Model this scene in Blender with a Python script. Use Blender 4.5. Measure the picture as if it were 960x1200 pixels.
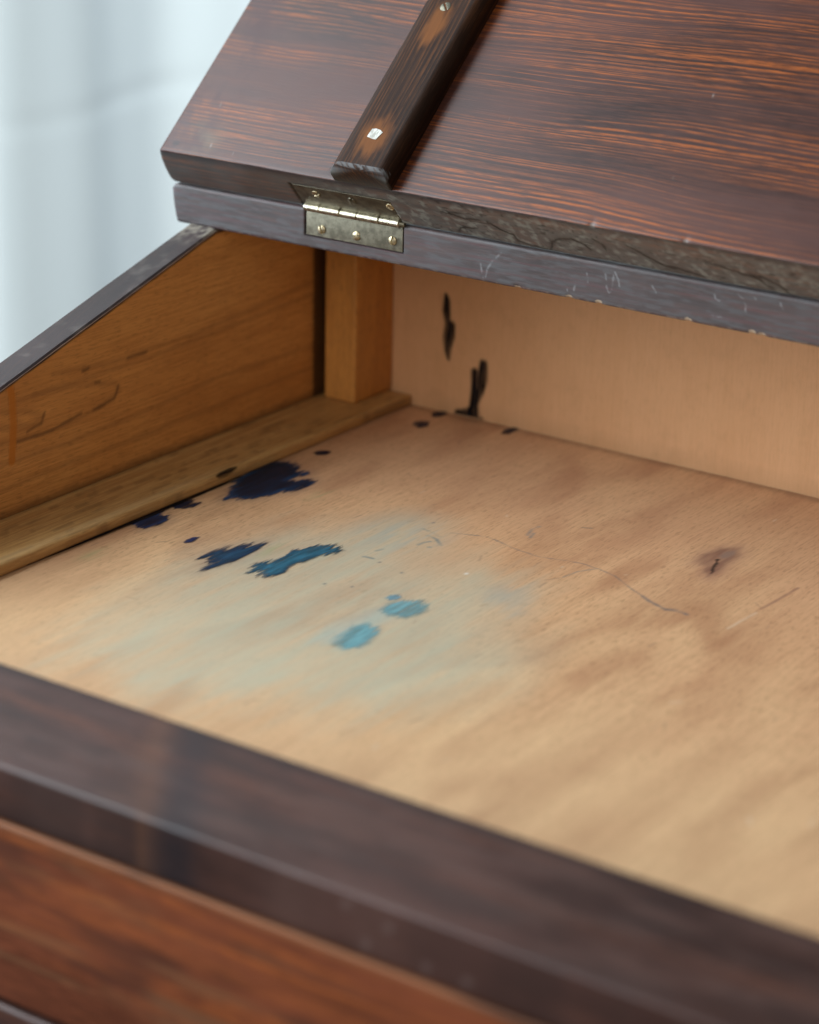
import bpy, math, random
import numpy as np

for o in list(bpy.data.objects):
    bpy.data.objects.remove(o, do_unlink=True)
scene = bpy.context.scene
COL = scene.collection
rad = math.radians

# ------------------------------------------------------------------ camera
CAM = (0.76642, -1.05511, 0.41041)
RIGHT = (0.8193, 0.5731, 0.0187)
UP = (-0.2127, 0.2734, 0.9381)
BACK = (0.5325, -0.7725, 0.3459)
from mathutils import Matrix, Vector
cam_data = bpy.data.cameras.new('camera')
cam = bpy.data.objects.new('camera', cam_data)
COL.objects.link(cam)
mr = Matrix((RIGHT, UP, BACK)).transposed().to_4x4()
mr = mr.to_quaternion().to_matrix().to_4x4()
cam.matrix_world = Matrix.Translation(CAM) @ mr
cam_data.sensor_fit = 'VERTICAL'
cam_data.sensor_height = 36.0
cam_data.sensor_width = 28.8
cam_data.lens = 2926.7 / 1200 * 36.0
cam_data.clip_start = 0.05
cam_data.clip_end = 60
cam_data.dof.use_dof = True
cam_data.dof.focus_distance = 1.150
cam_data.dof.aperture_fstop = 5.4
scene.camera = cam

# ------------------------------------------------------------------ light
world = bpy.data.worlds.new('World')
scene.world = world
world.use_nodes = True
bg = world.node_tree.nodes['Background']
bg.inputs['Color'].default_value = (0.92, 0.96, 1.0, 1)
bg.inputs['Strength'].default_value = 0.11


def area(name, loc, target, sx, sy, power, col):
    L = bpy.data.lights.new(name, 'AREA')
    L.shape = 'RECTANGLE'
    L.size, L.size_y, L.energy, L.color = sx, sy, power, col
    o = bpy.data.objects.new(name, L)
    COL.objects.link(o)
    o.location = loc
    o.rotation_euler = (Vector(target) - Vector(loc)).to_track_quat('-Z', 'Y').to_euler()
    return o


area('window_light', (-1.15, -1.10, 0.95), (0.25, -0.80, 0.62), 1.8, 2.2, 100, (0.84, 0.93, 1.0))
area('curtain_window_light', (-1.50, 1.70, 0.50), (-0.75, 0.65, 0.20), 1.2, 1.8, 60, (0.90, 0.975, 1.0))
area('room_fill', (0.62, -2.0, 1.10), (0.2, -0.2, 0.0), 1.5, 1.5, 14, (1.0, 0.91, 0.80))  # unseen soft fill, added to brighten the inside like light bounced by the room

scene.view_settings.view_transform = 'Standard'
scene.view_settings.look = 'None'
scene.view_settings.exposure = 0.0
scene.view_settings.gamma = 1.0
scene.view_settings.use_curve_mapping = False
scene.render.engine = 'CYCLES'
scene.cycles.use_denoising = True
scene.cycles.max_bounces = 6
scene.cycles.diffuse_bounces = 4
scene.cycles.glossy_bounces = 3
scene.cycles.caustics_reflective = False
scene.cycles.caustics_refractive = False

# ------------------------------------------------------------------ traced marks on the old wood, millimetres in the plane of each board
BLOT_BIG = [(55.4, -180.1), (49.4, -168.9), (41.9, -155.0), (39.3, -142.5), (37.5, -130.8), (39.2, -122.0), (44.8, -116.4), (51.1, -118.3), (56.0, -123.8), (61.7, -124.2), (63.5, -122.4), (63.8, -126.9), (61.8, -132.2), (62.2, -137.4), (66.4, -136.7), (68.4, -131.4), (71.6, -130.0), (74.3, -135.2), (74.6, -141.1), (74.3, -147.0), (72.3, -152.1), (68.8, -153.8), (68.7, -159.9), (66.7, -164.9), (63.8, -171.8), (60.8, -174.1), (56.9, -173.7)]
BLOT_NAVY = [(104.8, -261.1), (103.1, -252.3), (104.8, -246.1), (100.2, -251.5), (100.5, -244.3), (93.8, -246.4), (93.4, -239.0), (94.5, -231.3), (95.7, -226.4), (97.8, -233.2), (98.7, -228.7), (99.1, -220.6), (102.2, -215.9), (102.7, -220.9), (106.0, -212.1), (107.2, -216.5), (108.4, -223.7), (108.6, -230.4), (109.3, -239.0), (108.3, -243.4), (107.5, -248.0), (105.6, -253.9)]
BLOT_TEAL = [(122.0, -247.3), (122.8, -240.6), (118.1, -236.8), (120.4, -231.9), (123.5, -231.6), (123.1, -225.3), (123.6, -218.8), (121.2, -212.8), (124.4, -208.2), (126.2, -201.7), (131.6, -195.4), (132.7, -199.2), (135.9, -198.3), (139.8, -200.6), (138.2, -205.9), (135.5, -211.1), (134.2, -218.2), (132.9, -223.8), (133.1, -231.2), (135.4, -238.4), (134.4, -244.2), (131.4, -247.4), (130.3, -243.8), (127.9, -245.0), (126.4, -242.4), (124.1, -245.0)]
BLOT_EDGE1 = [(40.0, -230.1), (36.4, -217.9), (35.1, -210.6), (36.3, -206.8), (41.2, -208.5), (43.0, -214.1), (48.3, -214.0), (51.2, -218.6), (52.0, -224.7), (50.2, -232.8), (44.5, -231.9)]
BLOT_EDGE2 = [(40.4, -206.4), (38.4, -198.1), (39.6, -190.1), (43.5, -190.0), (49.0, -190.7), (49.8, -196.3), (47.6, -200.8), (44.3, -202.8), (40.7, -202.0)]
BLOT_PALE1 = [(201.5, -288.4), (198.5, -279.2), (197.1, -268.4), (198.9, -262.0), (204.2, -263.0), (209.2, -269.3), (211.4, -279.2), (210.4, -286.6), (206.3, -289.7)]
BLOT_PALE2 = [(194.7, -246.1), (193.6, -238.1), (196.3, -230.7), (202.2, -227.9), (209.0, -231.6), (210.3, -237.7), (208.4, -246.1), (203.4, -248.2)]
BLOT_PALE3 = [(188.8, -232.9), (188.3, -229.7), (190.9, -227.7), (193.3, -229.1), (193.1, -232.8), (191.0, -234.4)]
HAZE_PALE = [(195.1, -288.4), (189.6, -275.9), (192.3, -263.6), (193.4, -248.9), (196.9, -242.7), (200.9, -246.6), (201.5, -256.5), (198.8, -268.9), (200.8, -287.4)]
SPOTS = [[(76.5, -235.5), (75.3, -231.7), (75.4, -228.4), (77.4, -226.3), (78.4, -230.6), (78.2, -233.9)], [(47.0, -97.4), (46.9, -94.0), (50.1, -90.7), (52.9, -90.9), (53.7, -95.6), (50.6, -98.9)], [(60.1, -28.7), (58.8, -23.6), (61.1, -20.3), (64.4, -20.1), (67.4, -26.9), (65.9, -31.1)], [(57.9, -8.6), (57.5, -3.0), (60.9, -0.4), (63.9, -2.7), (63.8, -9.7), (61.6, -11.5)], [(105.3, -13.9), (102.9, -6.3), (104.7, -1.5), (106.3, 2.0), (107.8, -3.6), (108.3, -12.1)]]
STRIP_SPOT = [(41.0, -166.8), (38.9, -162.5), (38.3, -155.5), (40.2, -151.0), (42.2, -154.8), (43.0, -161.3), (42.5, -166.2)]
WALL1 = [(59.7, 64.4), (61.5, 60.3), (62.1, 51.0), (65.2, 48.7), (65.1, 42.1), (63.0, 35.8), (62.2, 30.1), (60.5, 33.9), (59.9, 42.6), (60.5, 48.5), (58.7, 55.5)]
WALL2 = [(83.4, 32.3), (85.9, 32.1), (86.3, 22.7), (84.0, 14.9), (80.9, 8.4), (81.9, 1.2), (84.9, -0.6), (77.8, -1.5), (71.0, -3.3), (67.3, -2.5), (67.8, 1.3), (74.2, 3.3), (77.2, 6.1), (78.1, 15.2), (77.7, 26.1), (79.8, 25.8), (80.1, 15.6), (81.4, 17.3), (82.0, 24.8)]
PENCIL = [(166.8, -149.9), (181.8, -143.9), (199.3, -149.1), (214.3, -151.1), (226.1, -148.0), (225.9, -147.7), (235.3, -145.8), (243.7, -147.3), (254.2, -150.0), (263.9, -155.4), (275.6, -161.9), (284.2, -166.9), (291.7, -170.1), (301.0, -169.4)]
PENCIL2 = [(276.6, -162.4), (281.4, -165.8), (288.1, -168.8), (292.0, -170.7), (293.6, -168.6), (297.5, -168.1), (301.8, -169.6)]
PENCIL3 = [(236.9, -165.5), (238.4, -155.7), (243.7, -147.3)]
KNOT = [(283.6, -107.6), (281.7, -94.6), (275.4, -107.2), (285.7, -117.0), (281.0, -102.8), (284.2, -111.5), (286.9, -120.4)]
KNOT_OUT = [(275.9, -113.5), (273.3, -102.1), (275.8, -91.9), (281.8, -86.4), (285.8, -94.6), (286.1, -105.6), (289.1, -116.5), (288.1, -125.2), (283.5, -120.9)]
KNOT_GREY = [(279.3, -99.7), (278.8, -93.3), (282.1, -88.4), (284.6, -92.4), (284.1, -99.1), (282.3, -103.2)]
SCRATCH = [(324.2, -144.3), (325.4, -129.0), (326.3, -111.6)]
SCRATCH2 = [(323.5, -172.7), (323.9, -160.6), (324.6, -148.9)]
DASH = [(210.8, -106.7), (214.7, -104.6)]
TEALMARKS = [[(162.4, -172.6), (163.0, -168.4), (164.6, -165.6)], [(152.6, -154.4), (159.1, -155.6), (164.1, -157.8)], [(159.1, -159.7), (165.0, -161.2), (171.4, -166.4)], [(196.1, -131.0), (193.6, -122.6), (194.6, -117.6)], [(198.8, -133.0), (197.2, -127.2)], [(152.1, -190.5), (153.3, -187.2)], [(151.7, -199.5), (156.7, -198.8)], [(168.1, -171.8), (168.9, -171.5)]]
DOTS = [(151.9, -143.6), (161.5, -200.5), (176.8, -204.8), (169.0, -231.8), (157.4, -236.3)]
WHITECHIP = [(200.3, -188.2)]
GREEN = [(53.8, -271.3), (87.0, -144.9), (114.2, -218.3)]
WASH = [(91.2, -313.4), (83.6, -235.3), (95.2, -186.9), (131.5, -141.1), (185.1, -177.0), (233.6, -185.1), (263.6, -222.5), (286.2, -271.4), (271.8, -323.1), (222.2, -351.0), (158.7, -368.8), (105.2, -355.5)]
WASHTIP = [(218.7, -196.6), (231.0, -184.6), (243.8, -208.1), (240.2, -219.4)]
SIDE_FLECKS = [[(-255.4, 43.0), (-249.7, 44.0), (-245.6, 44.6), (-243.7, 49.1)], [(-209.7, 42.1), (-202.3, 42.8), (-194.9, 44.0), (-191.7, 49.6)], [(-216.7, 63.3), (-212.5, 63.6)], [(-208.0, 55.3), (-204.9, 55.0)], [(-184.5, 61.6), (-170.7, 61.8)], [(-218.7, 42.3), (-239.5, 39.2), (-262.4, 39.9)]]
SIDE_LINES = [[(-273.5, 42.0), (-239.5, 38.8), (-209.7, 41.3), (-191.1, 46.9), (-194.1, 51.5), (-221.1, 56.8), (-250.1, 59.8)], [(-273.1, 49.3), (-250.7, 45.5), (-243.7, 48.7), (-256.0, 53.9), (-272.7, 56.5)], [(-274.1, 31.8), (-228.1, 29.9), (-166.3, 32.0), (-113.2, 35.8), (-37.2, 34.0)], [(-261.4, 59.4), (-209.0, 58.9), (-152.8, 58.5), (-92.3, 60.3), (-37.5, 62.1)], [(-238.3, 66.0), (-196.8, 62.4), (-133.1, 62.7), (-37.5, 69.0)], [(-274.7, 19.6), (-216.5, 20.4), (-140.5, 20.1), (-37.1, 22.2)]]
DRIP = [(-265.5, 66.5), (-264.6, 62.2), (-264.4, 56.0), (-264.3, 47.8), (-265.2, 39.8), (-266.2, 31.8)]
BCHIPS = [(176.1, 111.4), (203.6, 111.9), (219.3, 112.2), (265.0, 112.1), (296.5, 112.0), (301.2, 111.9)]
LCHIPS = [(224.6, -0.5), (270.9, -0.9)]
SCRIBBLES = [[(154.3, 123.5), (156.0, 118.7), (157.3, 113.8)], [(166.8, 127.0), (162.3, 122.7), (159.5, 118.3), (158.5, 114.5)], [(222.4, 126.2), (223.2, 121.0), (224.5, 118.2), (225.6, 118.9), (226.4, 123.5), (226.6, 126.4)], [(202.1, 119.4), (202.8, 115.5)], [(207.1, 119.7), (206.2, 116.1)], [(212.5, 125.1), (213.2, 121.2)], [(227.3, 128.0), (229.1, 124.9), (229.8, 122.1)], [(277.3, 126.3), (278.5, 124.1), (280.1, 123.9)], [(288.6, 128.3), (291.3, 126.8), (292.8, 123.8), (292.8, 120.4)], [(309.1, 128.0), (310.4, 124.9)], [(273.8, 115.1), (276.9, 116.6), (281.1, 116.9)], [(246.5, 124.9), (248.3, 122.3)], [(295.8, 128.5), (297.4, 127.9)]]
VEINS = [[(165.4, 15.4), (169.9, 10.9), (177.1, 8.7), (177.5, 4.0)], [(144.3, 2.8), (147.8, 7.0), (154.7, 7.9)], [(194.3, 2.0), (197.1, 8.3), (202.1, 12.0), (209.4, 13.5), (215.2, 11.4), (217.1, 7.6)], [(177.8, 4.9), (182.8, 3.0), (192.8, 2.4)], [(221.6, 17.0), (224.9, 13.9), (226.1, 9.5)], [(141.1, 17.4), (152.9, 14.7), (161.2, 15.2)], [(238.9, 16.8), (243.9, 12.7), (250.7, 7.4), (258.4, 4.8)], [(276.6, 15.6), (289.8, 11.8), (301.2, 8.7), (305.8, 3.5)], [(255.7, 6.4), (263.6, 4.6), (272.7, 3.2)], [(297.7, 10.9), (303.6, 10.2), (310.5, 5.9), (316.0, 0.5)]]
SCREWS_LOW = [(0.0641, 0.1219), (0.0847, 0.122), (0.1058, 0.123)]
SCREWS_UP = [(0.0665, 0.0122), (0.0875, 0.0119), (0.11, 0.0127)]
# ------------------------------------------------------------------ dimensions (metres)
W = 0.62            # inner width of the desk
TS = 0.0184         # side thickness
SL, ZT = 0.28818, 0.14482   # slope of the sides: z = ZT + SL*y
YB, ZB, TB = -0.11538, 0.11173, 0.020   # fixed top board: front edge, underside, thickness
TH, TL = 0.73119, 0.0274    # lid angle and thickness
LIDLEN = 0.36
D1, D2 = -0.4222, -0.4685   # front rail, back and front
WS, HS = 0.0398, 0.0058     # strip along the side
BASE = Vector((0.31, -0.22, -0.19))
rng = np.random.default_rng(7)

# ------------------------------------------------------------------ numpy noise and distance tools
_lat = rng.random((64, 256, 256))


def vn(x, y, seed=0):
    L = _lat[seed % 64]
    xi = np.floor(x).astype(int); yi = np.floor(y).astype(int)
    fx = x - xi; fy = y - yi
    fx = fx * fx * (3 - 2 * fx); fy = fy * fy * (3 - 2 * fy)
    a = L[xi % 256, yi % 256]; b = L[(xi + 1) % 256, yi % 256]
    c = L[xi % 256, (yi + 1) % 256]; d = L[(xi + 1) % 256, (yi + 1) % 256]
    return (a * (1 - fx) + b * fx) * (1 - fy) + (c * (1 - fx) + d * fx) * fy


def fbm(x, y, seed=0, o=4):
    s = 0; a = 1; t = 0
    for i in range(o):
        s = s + a * vn(x * 2 ** i + 17.3 * i, y * 2 ** i + 9.1 * i, seed + i); t += a; a *= 0.5
    return s / t


def sst(a, b, x):
    t = np.clip((x - a) / (b - a), 0, 1)
    return t * t * (3 - 2 * t)


def sdf(poly, x, y):
    P = np.array(poly, float); n = len(P)
    d = np.full(x.shape, 1e9); ins = np.zeros(x.shape, bool)
    for i in range(n):
        a = P[i]; b = P[(i + 1) % n]
        e = b - a
        t = np.clip(((x - a[0]) * e[0] + (y - a[1]) * e[1]) / (e @ e + 1e-12), 0, 1)
        d = np.minimum(d, np.hypot(x - a[0] - t * e[0], y - a[1] - t * e[1]))
        cond = (a[1] > y) != (b[1] > y)
        xx = a[0] + (y - a[1]) * e[0] / (e[1] if abs(e[1]) > 1e-9 else 1e-9)
        ins ^= cond & (x < xx)
    return np.where(ins, -d, d)


def dline(pts, x, y):
    P = np.array(pts, float); d = np.full(x.shape, 1e9)
    if len(P) == 1:
        return np.hypot(x - P[0][0], y - P[0][1])
    for a, b in zip(P[:-1], P[1:]):
        e = b - a
        t = np.clip(((x - a[0]) * e[0] + (y - a[1]) * e[1]) / (e @ e + 1e-12), 0, 1)
        d = np.minimum(d, np.hypot(x - a[0] - t * e[0], y - a[1] - t * e[1]))
    return d


class Paint:
    """stains, wear and some painted shade laid over one board as a colour with coverage"""
    def __init__(s, x, y):
        s.x, s.y = x, y
        s.c = np.zeros(x.shape + (3,)); s.a = np.zeros(x.shape)

    def over(s, rgb, al):
        al = np.clip(al, 0, 1)
        na = al + s.a * (1 - al)
        w = np.where(na > 1e-6, al / np.maximum(na, 1e-6), 0)[..., None]
        s.c = s.c * (1 - w) + np.array(rgb) * w
        s.a = na

    def out(s):
        return np.concatenate([s.c, s.a[..., None]], -1).reshape(-1, 4)


# ------------------------------------------------------------------ mesh tools
def link(name, me, mat, parent, loc=None, rot=None):
    o = bpy.data.objects.new(name, me)
    COL.objects.link(o)
    if mat: me.materials.append(mat)
    if 'mark' not in me.attributes:
        at = me.attributes.new('mark', 'FLOAT_COLOR', 'POINT')
        at.data.foreach_set('color', np.zeros(len(me.vertices) * 4, np.float32))
    o.parent = parent
    top = parent
    while top is not None and top.parent is not None: top = top.parent
    if top is not None and loc is None:
        loc = (0, 0, 0)
    o.matrix_parent_inverse = Matrix.Identity(4)
    # every loc and rot is given in desk coordinates; turn it into the parent's space
    m = Matrix.Translation(loc or (0, 0, 0))
    if rot: m = m @ Matrix.Rotation(rot, 4, 'X')
    WORLD[o] = m
    o.matrix_basis = WORLD[parent].inverted() @ m if parent is not None else m
    return o


WORLD = {}


def raw_mesh(name, V, F, smooth=True, ang=38, attr=None):
    me = bpy.data.meshes.new(name)
    V = np.asarray(V, np.float32).reshape(-1, 3)
    if isinstance(F, np.ndarray):
        n = len(F)
        me.vertices.add(len(V)); me.vertices.foreach_set('co', V.ravel())
        me.loops.add(n * 4); me.loops.foreach_set('vertex_index', F.astype(np.int32).ravel())
        me.polygons.add(n)
        me.polygons.foreach_set('loop_start', np.arange(0, n * 4, 4, dtype=np.int32))
        me.update(calc_edges=True); me.validate()
    else:
        me.from_pydata([tuple(map(float, v)) for v in V], [], F); me.update()
    if attr is not None:
        a = me.attributes.new('mark', 'FLOAT_COLOR', 'POINT')
        a.data.foreach_set('color', np.asarray(attr, np.float32).ravel())
    if smooth:
        me.polygons.foreach_set('use_smooth', np.ones(len(me.polygons), bool))
        me.set_sharp_from_angle(angle=rad(ang))
    return me


def round_rect(a0, a1, b0, b1, r, seg=5, subs=(1, 1, 1, 1)):
    """closed outline, radii r for corners (a0b0, a1b0, a1b1, a0b1), sub-steps per side"""
    cs = [(a0 + r[0], b0 + r[0], 180, r[0]), (a1 - r[1], b0 + r[1], 270, r[1]),
          (a1 - r[2], b1 - r[2], 0, r[2]), (a0 + r[3], b1 - r[3], 90, r[3])]
    arcs = []
    for cx, cy, s, rr in cs:
        arcs.append([(cx + rr * math.cos(rad(s + 90 * k / seg)), cy + rr * math.sin(rad(s + 90 * k / seg))) for k in range(seg + 1)])
    out = []
    for i in range(4):
        out += arcs[i]
        p, q = arcs[i][-1], arcs[(i + 1) % 4][0]
        for k in range(1, subs[i]):
            t = k / subs[i]
            out.append((p[0] + (q[0] - p[0]) * t, p[1] + (q[1] - p[1]) * t))
    return np.array(out)


def loft(name, stations, prof, place, attr=None, modify=None, cap_inset=0.0012, ang=38):
    """sweep a closed outline along stations; place(s, a, b) gives the points; ends are eased"""
    S = np.asarray(stations, float); K = len(prof)
    s0, s1 = S[0], S[-1]
    e = cap_inset
    S = np.concatenate([[s0, s0 + 0.3 * e], S[(S > s0 + e) & (S < s1 - e)], [s1 - 0.3 * e, s1]]) if e else S
    amin, bmin = prof.min(0); amax, bmax = prof.max(0)
    ss = np.repeat(S[:, None], K, 1)
    aa = np.repeat(prof[None, :, 0], len(S), 0).copy(); bb = np.repeat(prof[None, :, 1], len(S), 0).copy()
    if e:
        for i, ins in ((0, e), (1, e * 0.3), (-1, e), (-2, e * 0.3)):
            aa[i] = np.clip(aa[i], amin + ins, amax - ins); bb[i] = np.clip(bb[i], bmin + ins, bmax - ins)
    if modify: ss, aa, bb = modify(ss, aa, bb)
    P = place(ss, aa, bb)
    at = attr(ss, aa, bb) if attr else None
    n = len(S)
    i = np.arange(n - 1)[:, None]; k = np.arange(K)[None, :]
    k2 = (k + 1) % K
    F = np.stack([i * K + k, i * K + k2, (i + 1) * K + k2, (i + 1) * K + k], -1).reshape(-1, 4)
    V = P.reshape(-1, 3)
    # caps as fans of quads towards a centre vertex pair
    c0 = V[:K].mean(0); c1 = V[-K:].mean(0)
    V = np.vstack([V, c0, c1])
    i0, i1 = n * K, n * K + 1
    me = bpy.data.meshes.new(name)
    tris = [(i0, (j + 1) % K, j) for j in range(K)] + [(i1, (n - 1) * K + j, (n - 1) * K + (j + 1) % K) for j in range(K)]
    nq = len(F); nt = len(tris)
    me.vertices.add(len(V)); me.vertices.foreach_set('co', V.astype(np.float32).ravel())
    me.loops.add(nq * 4 + nt * 3)
    me.loops.foreach_set('vertex_index', np.concatenate([F.ravel(), np.array(tris).ravel()]).astype(np.int32))
    me.polygons.add(nq + nt)
    me.polygons.foreach_set('loop_start', np.concatenate([np.arange(nq) * 4, nq * 4 + np.arange(nt) * 3]).astype(np.int32))
    me.update(calc_edges=True); me.validate()
    import bmesh
    bm = bmesh.new(); bm.from_mesh(me); bmesh.ops.recalc_face_normals(bm, faces=bm.faces); bm.to_mesh(me); bm.free()
    if at is not None:
        a = me.attributes.new('mark', 'FLOAT_COLOR', 'POINT')
        at = np.vstack([at, np.zeros((2, 4))])
        a.data.foreach_set('color', at.astype(np.float32).ravel())
    me.polygons.foreach_set('use_smooth', np.ones(nq + nt, bool))
    me.set_sharp_from_angle(angle=rad(ang))
    return me


def sheet_box(name, X, Y, surf, below, attr=None):
    """a board whose visible face is a fine grid surf(x, y) and whose other faces drop to below(x, y)"""
    nx, ny = len(X), len(Y)
    gx, gy = np.meshgrid(X, Y, indexing='ij')
    P = surf(gx, gy).reshape(-1, 3)
    i, j = np.meshgrid(np.arange(nx - 1), np.arange(ny - 1), indexing='ij')
    F = np.stack([i * ny + j, (i + 1) * ny + j, (i + 1) * ny + j + 1, i * ny + j + 1], -1).reshape(-1, 4)
    ring = [k * ny for k in range(nx)] + [(nx - 1) * ny + k for k in range(1, ny)] + [k * ny + ny - 1 for k in range(nx - 2, -1, -1)] + [k for k in range(ny - 2, 0, -1)]
    ring = np.array(ring)
    B = below(gx, gy).reshape(-1, 3)[ring]
    n0 = len(P); m = len(ring)
    k = np.arange(m); k2 = (k + 1) % m
    S = np.stack([ring[k2], ring[k], n0 + k, n0 + k2], -1)
    # four corner quad for the hidden back
    cor = [0, nx - 1, nx - 1 + ny - 1, 2 * (nx - 1) + ny - 1]
    Q = np.array([[n0 + cor[3], n0 + cor[2], n0 + cor[1], n0 + cor[0]]])
    at = None
    if attr is not None:
        at = np.vstack([attr(gx, gy), np.zeros((m, 4))])
    return raw_mesh(name, np.vstack([P, B]), np.vstack([F, S, Q]), attr=at)


def box_mesh(name, x0, x1, y0, y1, z0, z1, bev=0.0015):
    import bmesh
    bm = bmesh.new()
    bmesh.ops.create_cube(bm, size=1)
    for v in bm.verts:
        v.co = Vector((x0 + (v.co.x + .5) * (x1 - x0), y0 + (v.co.y + .5) * (y1 - y0), z0 + (v.co.z + .5) * (z1 - z0)))
    if bev:
        bmesh.ops.bevel(bm, geom=list(bm.edges), offset=bev, segments=3, profile=0.6, affect='EDGES')
    me = bpy.data.meshes.new(name); bm.to_mesh(me); bm.free()
    me.polygons.foreach_set('use_smooth', np.ones(len(me.polygons), bool)); me.set_sharp_from_angle(angle=rad(50))
    return me


# ------------------------------------------------------------------ shader tools
class G:
    def __init__(s, name):
        s.mat = bpy.data.materials.new(name); s.mat.use_nodes = True
        s.nt = s.mat.node_tree; s.n = s.nt.nodes; s.l = s.nt.links
        s.bsdf = s.n['Principled BSDF']; s.outn = s.n['Material Output']
        s.pos = s.n.new('ShaderNodeTexCoord').outputs['Object']

    def put(s, sock, v):
        if hasattr(v, 'is_output') or isinstance(v, bpy.types.NodeSocket): s.l.new(v, sock)
        else:
            if isinstance(v, tuple) and len(v) == 3 and sock.type == 'RGBA': v = v + (1,)
            sock.default_value = v

    def m(s, op, a, b=None, c=None, clamp=False):
        n = s.n.new('ShaderNodeMath'); n.operation = op; n.use_clamp = clamp
        s.put(n.inputs[0], a)
        if b is not None: s.put(n.inputs[1], b)
        if c is not None: s.put(n.inputs[2], c)
        return n.outputs[0]

    def mul(s, a, b): return s.m('MULTIPLY', a, b)
    def add(s, a, b): return s.m('ADD', a, b)
    def sub(s, a, b): return s.m('SUBTRACT', a, b)

    def vec(s, scale, v=None):
        n = s.n.new('ShaderNodeVectorMath'); n.operation = 'MULTIPLY'
        s.put(n.inputs[0], v if v is not None else s.pos); n.inputs[1].default_value = scale
        return n.outputs[0]

    def xyz(s, v=None):
        n = s.n.new('ShaderNodeSeparateXYZ'); s.put(n.inputs[0], v if v is not None else s.pos)
        return n.outputs

    def comb(s, x, y, z):
        n = s.n.new('ShaderNodeCombineXYZ')
        for i, q in enumerate((x, y, z)): s.put(n.inputs[i], q)
        return n.outputs[0]

    def noise(s, v, scale=1.0, detail=3.0, rough=0.55, dist=0.0):
        n = s.n.new('ShaderNodeTexNoise'); n.noise_dimensions = '3D'
        s.put(n.inputs['Vector'], v); n.inputs['Scale'].default_value = scale
        n.inputs['Detail'].default_value = detail; n.inputs['Roughness'].default_value = rough
        n.inputs['Distortion'].default_value = dist
        return n.outputs[0]

    def ms(s, x, a, b, c=0.0, d=1.0, smooth=True):
        n = s.n.new('ShaderNodeMapRange'); n.interpolation_type = 'SMOOTHSTEP' if smooth else 'LINEAR'
        s.put(n.inputs['Value'], x)
        n.inputs['From Min'].default_value = a; n.inputs['From Max'].default_value = b
        n.inputs['To Min'].default_value = c; n.inputs['To Max'].default_value = d
        return n.outputs[0]

    def mix(s, f, a, b, blend='MIX'):
        n = s.n.new('ShaderNodeMix'); n.data_type = 'RGBA'; n.blend_type = blend
        s.put(n.inputs[0], f); s.put(n.inputs[6], a); s.put(n.inputs[7], b)
        return n.outputs[2]

    def attr(s, name='mark'):
        n = s.n.new('ShaderNodeAttribute'); n.attribute_name = name
        return n.outputs['Color'], n.outputs['Alpha']

    def bump(s, h, strength=0.3, dist=0.001):
        n = s.n.new('ShaderNodeBump'); n.inputs['Strength'].default_value = strength; n.inputs['Distance'].default_value = dist
        s.put(n.inputs['Height'], h); s.l.new(n.outputs[0], s.bsdf.inputs['Normal'])

    def done(s, col, rough=0.5, spec=0.5, marked=True, **kw):
        if marked:
            c, a = s.attr()
            col = s.mix(a, col, c)
        s.put(s.bsdf.inputs['Base Color'], col); s.put(s.bsdf.inputs['Roughness'], rough)
        s.put(s.bsdf.inputs['Specular IOR Level'], spec)
        for k, v in kw.items(): s.put(s.bsdf.inputs[k.replace('_', ' ')], v)
        return s.mat


def grain_axes(g, along):
    """coordinates (along the grain, across, through)"""
    x, y, z = g.xyz()
    return {'x': (x, y, z), 'y': (y, x, z), 'z': (z, x, y)}[along]


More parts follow.
